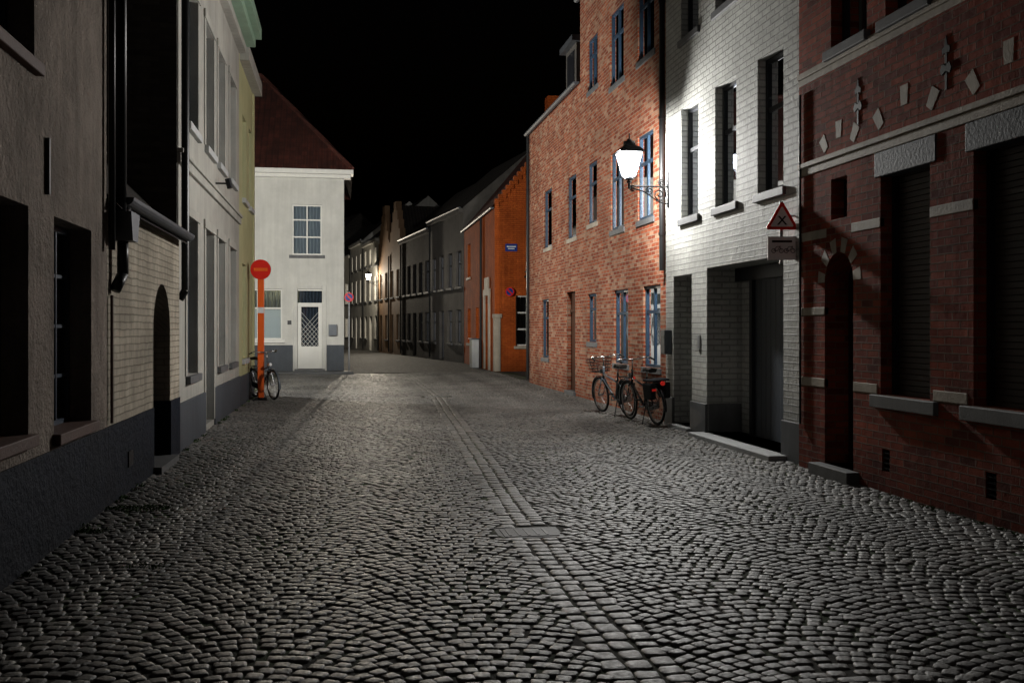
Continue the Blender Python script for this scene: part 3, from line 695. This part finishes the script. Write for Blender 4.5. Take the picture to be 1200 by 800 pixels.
for r in range(3):
    for i in range(K): j=(i+1)%K; fq.append((r*K+i,r*K+j,(r+1)*K+j,(r+1)*K+i))
fq=np.array(fq); fo=np.arange(K)+3*K
idx=(np.arange(n_)*nv)[:,None]
loops=np.concatenate([fq.reshape(1,-1)+idx,fo[None,:]+idx],1).reshape(-1)
per=np.array([4]*len(fq)+[K]); tot=np.tile(per,n_); start=np.concatenate([[0],np.cumsum(tot)[:-1]])
me=D.meshes.new('cobblestones'); me.vertices.add(n_*nv); me.vertices.foreach_set('co',V.reshape(-1).astype(np.float32))
me.loops.add(len(loops)); me.loops.foreach_set('vertex_index',loops.astype(np.int32))
me.polygons.add(len(tot)); me.polygons.foreach_set('loop_start',start.astype(np.int32)); 
me.polygons.foreach_set('use_smooth',np.ones(len(tot),dtype=bool))
me.update(calc_edges=True)
rc=np.ones((n_,nv,4),dtype=np.float32); rc[:,:,0]=rng.random((n_,1)); rc[:,:,1]=rng.random((n_,1)); rc[:,:,2]=rng.random((n_,1))
at=me.attributes.new('stone','FLOAT_COLOR','POINT'); at.data.foreach_set('color',rc.reshape(-1))
me.materials.append(stonemat()); me.validate()
o=D.objects.new('cobblestones',me); scene.collection.objects.link(o)
# manhole covers
for mx,my,mw,mh in manh:
    H=Fr((mx+float(sh(my)),my),(1,0),(0,1)); B=Bld('manhole_cover')
    zz=float(roadz(mx,my))
    B.box('frame_rim','bluestone',H,-mw,mw,zz-.03,zz-.006,-mh,mh)
    B.box('cover_plate','bluestone',H,-mw+.04,mw-.04,zz-.01,zz-.001,-mh+.04,mh-.04)
    for i in range(5):
        a=-mw+.08+i*(2*mw-.18)/4.5; B.box('ribs','iron',H,a,a+.02,zz-.001,zz+.002,-mh+.07,mh-.07)
    B.done()
# pavement before the white end house
B=Bld('pavement'); G=Fr((0,37.3),(1,0),(0,-1))
B.box('slabs','bluestone',G,-10,.3,-.1,.05,.03,.9); B.box('kerb','bluestone',G,-10,.42,-.1,.056,.903,1.05)
B.done(bevel={'kerb':.015})

# weeds
B=Bld('weeds'); M['weed']=mat('weed_leaf',(.06,.14,.02),.6,.2,20,0)
def tuft(x,y,r,nb,h):
    for i in range(nb):
        a=random.uniform(0,6.28); rr=r*math.sqrt(random.random()); px=x+rr*math.cos(a)*1.6; py=y+rr*math.sin(a)
        b=random.uniform(0,6.28); l=random.uniform(.4,1)*h; w=.005
        z=float(roadz(px,py))-.01
        q=Vector((px,py,z)); d=Vector((math.cos(b),math.sin(b),0)); s_=d.cross(Vector((0,0,1)))
        B.poly('blades','weed',[q-s_*w,q+s_*w,q+d*l*.35+Vector((0,0,l*.8))+s_*w*.6,q+d*l*.8+Vector((0,0,l*.9)),q+d*l*.35+Vector((0,0,l*.8))-s_*w*.6])
tuft(-1.75,9.3,.16,380,.035); tuft(-1.95,8.3,.08,90,.04); tuft(-1.3,7.1,.1,80,.03)
for i in range(30): tuft(-2.03,random.uniform(5,24),.03,14,.05)
for i in range(25): tuft(random.choice([5.2,5.22]),random.uniform(6,11),.03,10,.035)
B.done()

# ------------------------------------------------------------------ street lamps
def lampglass(name,col):
    m,nt,b=newmat(name); nt.nodes.remove(b); out=nt.nodes['Material Output']
    e=N(nt,'ShaderNodeEmission'); e.inputs[0].default_value=c4(col); e.inputs[1].default_value=30
    tr=N(nt,'ShaderNodeBsdfTransparent'); mx=N(nt,'ShaderNodeMixShader'); mx.inputs[0].default_value=.4
    nt.links.new(tr.outputs[0],mx.inputs[1]); nt.links.new(e.outputs[0],mx.inputs[2]); nt.links.new(mx.outputs[0],out.inputs[0]); return m
M['lantern_glass']=lampglass('lantern_glass',(.80,.88,1))
M['lantern_glass_warm']=lampglass('lantern_glass_warm',(1,.86,.66))
def street_lamp(loc,ang,L,lin,quad,col=(1,.985,.945),gm='lantern_glass'):
    B=Bld('street_lamp')
    V3=Vector
    c,s_=math.cos(ang),math.sin(ang)
    def W(x,y,z): return V3((loc[0]+x*c-y*s_,loc[1]+x*s_+y*c,loc[2]+z))
    def T(part,a,b,r,m='iron',seg=8): B.tube(part,m,W(*a),W(*b),r,seg)
    for y in (-.03,.03): T('wall_plate',(.012,y,-.35),(.012,y,.25),.012)
    T('bracket',(0,0,.0),(L+.02,0,0.0),.014); T('bracket',(.02,0,-.30),(.02,0,.22),.013)
    def curve(pts,r=.011):
        for p,q in zip(pts[:-1],pts[1:]): T('scrollwork',p,q,r,seg=6)
    def spiral(cx,cz,r0,r1,t0,t1,k=22): return [(cx+(r0+(r1-r0)*i/k)*math.cos(t0+(t1-t0)*i/k),0,cz+(r0+(r1-r0)*i/k)*math.sin(t0+(t1-t0)*i/k)) for i in range(k+1)]
    curve(spiral(.16,-.13,.125,.02,math.pi*.5,math.pi*.5+3.6*math.pi,34))
    curve(spiral(.33,-.075,.07,.015,math.pi*.5,math.pi*.5-3.4*math.pi,28))
    curve([(.02,0,-.28),(.10,0,-.27),(.2,0,-.24),(.3,0,-.17),(.42,0,-.09),(L,0,-.02)])
    curve(spiral(.12,.07,.065,.012,-math.pi*.5,-math.pi*.5+3.3*math.pi,26))
    curve(spiral(L-.06,-.05,.045,.01,math.pi*.5,math.pi*.5-3*math.pi,20))
    T('stem',(L,0,-.05),(L,0,.13),.022); T('stem',(L,0,.05),(L,0,.08),.045); T('stem',(L,0,.10),(L,0,.13),.07,seg=12)
    b0,b1,z0,z1=.085,.185,.14,.55
    cs=[(1,1),(-1,1),(-1,-1),(1,-1)]
    for i in range(4):
        p,q=cs[i],cs[(i+1)%4]
        T('lantern_frame',(L+p[0]*b0,p[1]*b0,z0),(L+p[0]*b1,p[1]*b1,z1),.010)
        T('lantern_frame',(L+p[0]*b0,p[1]*b0,z0),(L+q[0]*b0,q[1]*b0,z0),.012)
        T('lantern_frame',(L+p[0]*b1,p[1]*b1,z1),(L+q[0]*b1,q[1]*b1,z1),.014)
        k=.97
        B.poly('lantern_glass',gm,[W(L+p[0]*b0*k,p[1]*b0*k,z0),W(L+q[0]*b0*k,q[1]*b0*k,z0),W(L+q[0]*b1*k,q[1]*b1*k,z1),W(L+p[0]*b1*k,p[1]*b1*k,z1)])
        prof=[(.205,.555),(.15,.62),(.085,.66),(.075,.70)]
        for (ra,za),(rb,zb) in zip(prof[:-1],prof[1:]):
            B.poly('lantern_roof','iron',[W(L+p[0]*ra,p[1]*ra,za),W(L+q[0]*ra,q[1]*ra,za),W(L+q[0]*rb,q[1]*rb,zb),W(L+p[0]*rb,p[1]*rb,zb)])
    T('finial',(L,0,.70),(L,0,.73),.10,seg=12); T('finial',(L,0,.73),(L,0,.77),.04); T('finial',(L,0,.77),(L,0,.86),.012)
    li=D.lights.new('lamp_light','POINT'); li.energy=100; li.color=col; li.shadow_soft_size=.09
    li.use_nodes=True; nt=li.node_tree; em=nt.nodes['Emission']; fo=N(nt,'ShaderNodeLightFalloff'); fo.inputs[0].default_value=1
    st=mul(nt,mul(nt,fo.outputs['Linear'],lin/100),mul(nt,fo.outputs['Quadratic'],quad/100),'ADD'); nt.links.new(st,em.inputs['Strength'])
    lo=D.objects.new('lamp_light',li); lo.location=W(L,0,.35); scene.collection.objects.link(lo); lo.parent=B.e
    B.done()
street_lamp((5.35,15.85,3.95),math.pi,.68,170,1300)
pf=F_far.p(23,0,0); street_lamp((pf.x,pf.y,4.8),math.pi+.137,.7,380,300,(1,.88,.70),'lantern_glass_warm')
street_lamp((-2.95,24.70,4.0),math.pi/2,.68,400,700,(1,.98,.92))  # added lamp, hidden from camera, to lift end house and far brick facade

# ------------------------------------------------------------------ signs
def ring_pts(a,z,r,k=28): return [(a+r*math.cos(2*math.pi*i/k),z+r*math.sin(2*math.pi*i/k)) for i in range(k)]
B=Bld('traffic_sign'); H=Fr((-1.8,23.1),(1,0),(0,-1))
B.prism('post','orange_post',H,[(-.07,0),(.07,0),(.07,2.7),(.05,2.78),(-.05,2.78),(-.07,2.7)],-.05,.05)
B.prism('foot','rubber',H,[(-.14,-.03),(.14,-.03),(.12,.05),(-.12,.05)],-.12,.12)
B.prism('disc','sign_red',H,ring_pts(0,2.93,.225),.052,.066); B.prism('disc_back','galv',H,ring_pts(0,2.93,.228),.040,.0515)
B.box('disc_bar','orange_post',H,-.15,.15,2.895,2.965,.066,.069)
B.box('reflector_band','sign_white',H,-.068,.068,1.95,2.08,.05,.054)
B.done(bevel={'post':.01})
B=Bld('traffic_sign'); H=Fr((5.19,11.2),(.985,-.17),(-.17,-.985))
def tri(r,cz,rc):
    pts=[]
    for k in range(3):
        a=math.pi/2+k*2*math.pi/3
        cx,czz=(r-rc*2)*math.cos(a),cz+(r-rc*2)*math.sin(a)
        for j in range(-3,4): pts.append((cx+rc*math.cos(a+j*math.radians(20)),czz+rc*math.sin(a+j*math.radians(20))))
    return pts
cz=2.90
B.prism('triangle_border','sign_red',H,tri(.235,cz,.025),0,.012); B.prism('triangle_face','sign_white',H,tri(.165,cz,.012),.012,.015)
for sg in (1,-1): B.prism('cross_symbol','sign_black',H,[(-.05*sg-.012,cz-.06),(-.05*sg+.012,cz-.06),(.04*sg+.012,cz+.045),(.04*sg-.012,cz+.045)],.0152+.0005*(sg==1),.018+.0005*(sg==1))
B.box('plate','sign_white',H,-.17,.17,2.42,2.70,0,.01); 
for r0 in ((-.10,2.53),(-.01,2.53),(.05,2.53),(.13,2.53)):
    o_=ring_pts(r0[0],r0[1],.028,16); i_=ring_pts(r0[0],r0[1],.021,16)
    for k in range(16):
        j=(k+1)%16; B.poly('bicycle_symbol','sign_black',[H.p(o_[k][0],o_[k][1],.0125),H.p(o_[j][0],o_[j][1],.0125),H.p(i_[j][0],i_[j][1],.0125),H.p(i_[k][0],i_[k][1],.0125)])
for a in (-.055,.09):
    for x0,z0,x1,z1 in ((-.045,0,-.01,.05),(-.01,.05,.03,.05),(-.045,0,.0,0),(0,0,.03,.05),(.03,.06,.045,0)):
        B.tube('bicycle_symbol','sign_black',H.p(a+x0,2.53+z0,.013),H.p(a+x1,2.53+z1,.013),.003,5)
B.box('text_bar','sign_black',H,-.12,.12,2.63,2.655,.0105,.0125)
B.tube('bracket','galv',H.p(0,2.38,-.025),H.p(0,3.12,-.025),.022,10)
for z in (2.55,2.95): B.tube('bracket','galv',H.p(0,z,-.025),(5.36,11.2-.0,z),.012,8)
B.done()
def noparking(loc,z,pole,r=.17):
    B=Bld('traffic_sign'); H=Fr(loc,(1,0),(0,-1))
    B.prism('rim','sign_red',H,ring_pts(0,z,r),0,.012); B.prism('face','sign_blue',H,ring_pts(0,z,r*.78),.012,.015)
    k=r*.52
    B.prism('bar','sign_red',H,[(-k-.02,z+k-.02),(-k+.02,z+k+.02),(k+.02,z-k+.02),(k-.02,z-k-.02)],.015,.018)
    if pole: B.tube('pole','galv',H.p(0,-.05,-.04),H.p(0,z+.2,-.04),.03,10)
    else: B.tube('bracket','galv',H.p(0,z,-.02),H.p(0,z,-.1),.03,8)
    B.done()
noparking((.26,36.95),2.75,True); noparking((6.2,36.78),2.98,False)
B=Bld('utility_cabinet'); H=FR(5.3)
B.box('cabinet','concrete',H,40.8,41.6,-.02,1.15,-.3,.0); B.box('lid','zinc',H,40.75,41.65,1.153,1.2,-.32,.04); B.box('door','plaster_c',H,40.86,41.54,.15,1.08,.0,.012)
B.done(bevel={'cabinet':.015,'lid':.01})

# ------------------------------------------------------------------ bicycles
def bicycle(rear,front,lean,paint='bike_black',bag=False,basket=False,dh=0):
    B=Bld('bicycle')
    v=Vector((front[0]-rear[0],front[1]-rear[1])); ang=math.atan2(v.y,v.x)
    Mx=Matrix.Translation((rear[0],rear[1],dh))@Matrix.Rotation(ang,4,'Z')@Matrix.Rotation(lean,4,'X')
    def T(part,m,a,b,r,seg=8): B.tube(part,m,a,b,r,seg)
    R=.335; hubs=[(0,0,R+.015),(1.08,0,R+.015)]
    def ring(part,m,c,R,r,t0=0,t1=2*math.pi,k=40,w=None,seg=8):
        w=w or r; P_=[]
        for i in range(k+1):
            t_=t0+(t1-t0)*i/k
            P_.append([Vector((c[0]+(R+r*math.cos(q))*math.cos(t_),c[1]+w*math.sin(q),c[2]+(R+r*math.cos(q))*math.sin(t_))) for q in [2*math.pi*j/seg for j in range(seg)]])
        for i in range(k):
            for j in range(seg):
                l=(j+1)%seg; B.poly(part,m,[P_[i][j],P_[i+1][j],P_[i+1][l],P_[i][l]])
    for h in hubs:
        ring('tyres','rubber',h,R-.018,.020); ring('rims','chrome',h,R-.045,.011,w=.013,seg=6)
        T('hubs','chrome',(h[0],-.05,h[2]),(h[0],.05,h[2]),.02)
        for i in range(24):
            a=2*math.pi*i/24; sg=.03 if i%2 else -.03; b=a+(.25 if i%4<2 else -.25)
            T('spokes','chrome',(h[0]+.02*math.cos(b),sg,h[2]+.02*math.sin(b)),(h[0]+(R-.05)*math.cos(a),0,h[2]+(R-.05)*math.sin(a)),.0016,4)
    ring('mudguards',paint,hubs[0],R+.022,.006,math.radians(5),math.radians(195),24,w=.028,seg=6); ring('mudguards',paint,hubs[1],R+.022,.006,math.radians(-15) ,math.radians(140),20,w=.028,seg=6)
    bb=(.46,0,.29); st=(.27,0,.80); hb=(.90,0,.66); ht=(.845,0,.90)
    T('frame',paint,bb,st,.017); T('frame',paint,bb,hb,.020); T('frame',paint,(.335,0,.62),(.88,0,.75),.016); T('frame',paint,hb,ht,.022)
    for s_ in (-.055,.055):
        T('frame',paint,(.285,s_*.3,.76),(0,s_,R+.015),.009); T('frame',paint,(bb[0]-.02,s_*.6,bb[2]),(0,s_,R+.015),.010)
        T('fork',paint,(.905,s_*.9,.64),(1.0,s_,.47),.012); T('fork',paint,(1.0,s_,.47),(1.08,s_,R+.015),.010)
    T('fork',paint,(.905,-.05,.65),(.905,.05,.65),.014)
    T('handlebar','chrome',ht,(.81,0,1.06),.013); T('handlebar','chrome',(.81,-.12,1.08),(.81,.12,1.08),.012)
    T('handlebar','chrome',(.81,0,1.05),(.81,0,1.09),.018)
    for s_ in (-1,1):
        T('handlebar','chrome',(.81,.12*s_,1.08),(.75,.27*s_,1.10),.012); T('handlebar','chrome',(.75,.27*s_,1.10),(.62,.30*s_,1.06),.011); T('grips','rubber',(.70,.285*s_,1.085),(.58,.305*s_,1.05),.017)
        T('brake_levers','chrome',(.76,.25*s_,1.09),(.68,.26*s_,1.04),.005,5)
    T('seat_post','chrome',st,(.25,0,.90),.013)
    sp=[(-.02,.085,.90),(.02,.095,.915),(.12,.075,.91),(.20,.035,.905),(.30,.018,.905),(.36,.012,.895)]
    sp=[(x+.05,y,z+.03) for x,y,z in sp]
    for (x0,y0,z0),(x1,y1,z1) in zip(sp[:-1],sp[1:]):
        B.poly('saddle','leather',[(x0,-y0,z0),(x0,0,z0+.018),(x1,0,z1+.018),(x1,-y1,z1)]); B.poly('saddle','leather',[(x0,y0,z0),(x0,0,z0+.018),(x1,0,z1+.018),(x1,y1,z1)])
        for q in (-1,1): B.poly('saddle','leather',[(x0,q*y0,z0),(x1,q*y1,z1),(x1,q*y1*.7,z1-.04),(x0,q*y0*.7,z0-.05)])
        B.poly('saddle','leather',[(x0,-y0*.7,z0-.05),(x0,y0*.7,z0-.05),(x1,y1*.7,z1-.04),(x1,-y1*.7,z1-.04)])
    x0,y0,z0=sp[0]; B.poly('saddle','leather',[(x0,-y0,z0),(x0,0,z0+.018),(x0,y0,z0),(x0,y0*.7,z0-.05),(x0,-y0*.7,z0-.05)])
    for s_ in (-.06,.06,0): T('rack','iron',(-.28,s_,.73),(.20,s_,.74),.006)
    for x in (-.28,-.1,.1): T('rack','iron',(x,-.06,.73),(x,.06,.73),.006)
    for s_ in (-.07,.07): T('rack','iron',(-.12,s_,.73),(0,s_*.8,R+.02),.006); T('rack','iron',(.05,s_,.73),(0,s_*.8,R+.02),.006)
    pts=[(.02,-.05+R),(.02,.05+R),(.40,.37),(.50,.37),(.55,.29),(.50,.21),(.40,.21)]
    HH=Fr((0,0),(1,0),(0,1)); B.prism('chain_guard',paint,HH,pts,-.075,-.055)
    T('crank','chrome',(.46,-.10,.29),(.46,.10,.29),.014); T('crank','chrome',(.46,-.10,.29),(.56,-.10,.16),.010); T('crank','chrome',(.46,.10,.29),(.36,.10,.42),.010)
    for x,y,z in ((.56,-.15,.16),(.36,.15,.42)):
        HH=Fr((x,y),(1,0),(0,1)); B.box('pedals','rubber',HH,-.045,.045,z-.012,z+.012,-.045,.045)
    T('kickstand','iron',(.30,.05,.30),(.22,.17,.02),.009)
    T('headlight','chrome',(.93,0,.80),(.99,0,.80),.038,12); T('headlight','sign_white',(.99,0,.80),(.994,0,.80),.034,12)
    T('tail_light','red_lens',(-.335,0,.72),(-.30,0,.72),.036,12)
    if bag:
        for s_ in (-1,1):
            HH=Fr((-.06,0),(1,0),(0,1)); y=(.08,.18) if s_>0 else (-.18,-.08)
            B.prism('pannier','bag',HH,[(-.15,.46),(.13,.46),(.16,.72),(-.18,.72)],*y)
        HH=Fr((-.06,0),(1,0),(0,1)); B.box('pannier','bag',HH,-.18,.16,.742,.785,-.17,.17)
        B.box('pannier_reflector','red_lens',HH,-.190,-.178,.60,.635,.09,.16)
    if basket:
        HH=Fr((1.02,0),(1,0),(0,1))
        for z in (.80,.86,.92,.98,1.04):
            k=.12+.05*(z-.8)/.24
            for a,b in (((-k,-k-.02),(k,-k-.02)),((k,-k-.02),(k,k+.02)),((k,k+.02),(-k,k+.02)),((-k,k+.02),(-k,-k-.02))): T('basket','iron',(1.02+a[0],a[1],z),(1.02+b[0],b[1],z),.006,5)
        for i in range(7):
            f=-1+2*i/6
            for sg in (-1,1):
                T('basket','iron',(1.02+f*.12,sg*.14,.8),(1.02+f*.17,sg*.19,1.04),.004,5); T('basket','iron',(1.02+sg*.12,f*.14,.8),(1.02+sg*.17,f*.19,1.04),.004,5)
        B.box('basket','iron',HH,-.12,.12,.79,.80,-.14,.14)
    B.e.matrix_world=Mx
    B.done(smooth=('tyres','rims','frame','mudguards','handlebar','fork','grips'),bevel={'pannier':.02})
bicycle((-1.98,23.75),(-1.42,22.65),.06,'bike_grey',basket=False)
bicycle((5.10,17.35),(4.90,18.40),-.10,'bike_grey',basket=True)
bicycle((5.12,15.75),(4.98,16.82),-.08,'bike_black',bag=True)

# ------------------------------------------------------------------ world, added fill sun, camera
w=D.worlds.new('World'); scene.world=w; w.use_nodes=True; nt=w.node_tree; bg=nt.nodes['Background']
sk=nt.nodes.new('ShaderNodeTexSky'); sk.sky_type='NISHITA'; sk.sun_disc=False; sk.sun_elevation=math.radians(-4); sk.sun_rotation=math.radians(200)
nt.links.new(sk.outputs[0],bg.inputs[0]); bg.inputs[1].default_value=.03
sl=D.lights.new('fill_sun','SUN'); sl.energy=.06; sl.angle=math.radians(25); sl.color=(1,.95,.93)  # weak sun added as ambient fill for the foreground and facades
so_=D.objects.new('fill_sun',sl); scene.collection.objects.link(so_); so_.rotation_euler=(math.radians(42),0,math.radians(-28))
cam=D.cameras.new('camera'); co=D.objects.new('camera',cam); scene.collection.objects.link(co)
cam.lens=35; cam.sensor_width=36; cam.shift_y=-.0125; cam.clip_end=600; cam.clip_start=.05
co.location=(0,0,1.6); co.rotation_euler=(math.radians(90),0,math.radians(-9.7)); scene.camera=co
scene.view_settings.view_transform='Standard'; scene.view_settings.look='None'; scene.view_settings.exposure=0
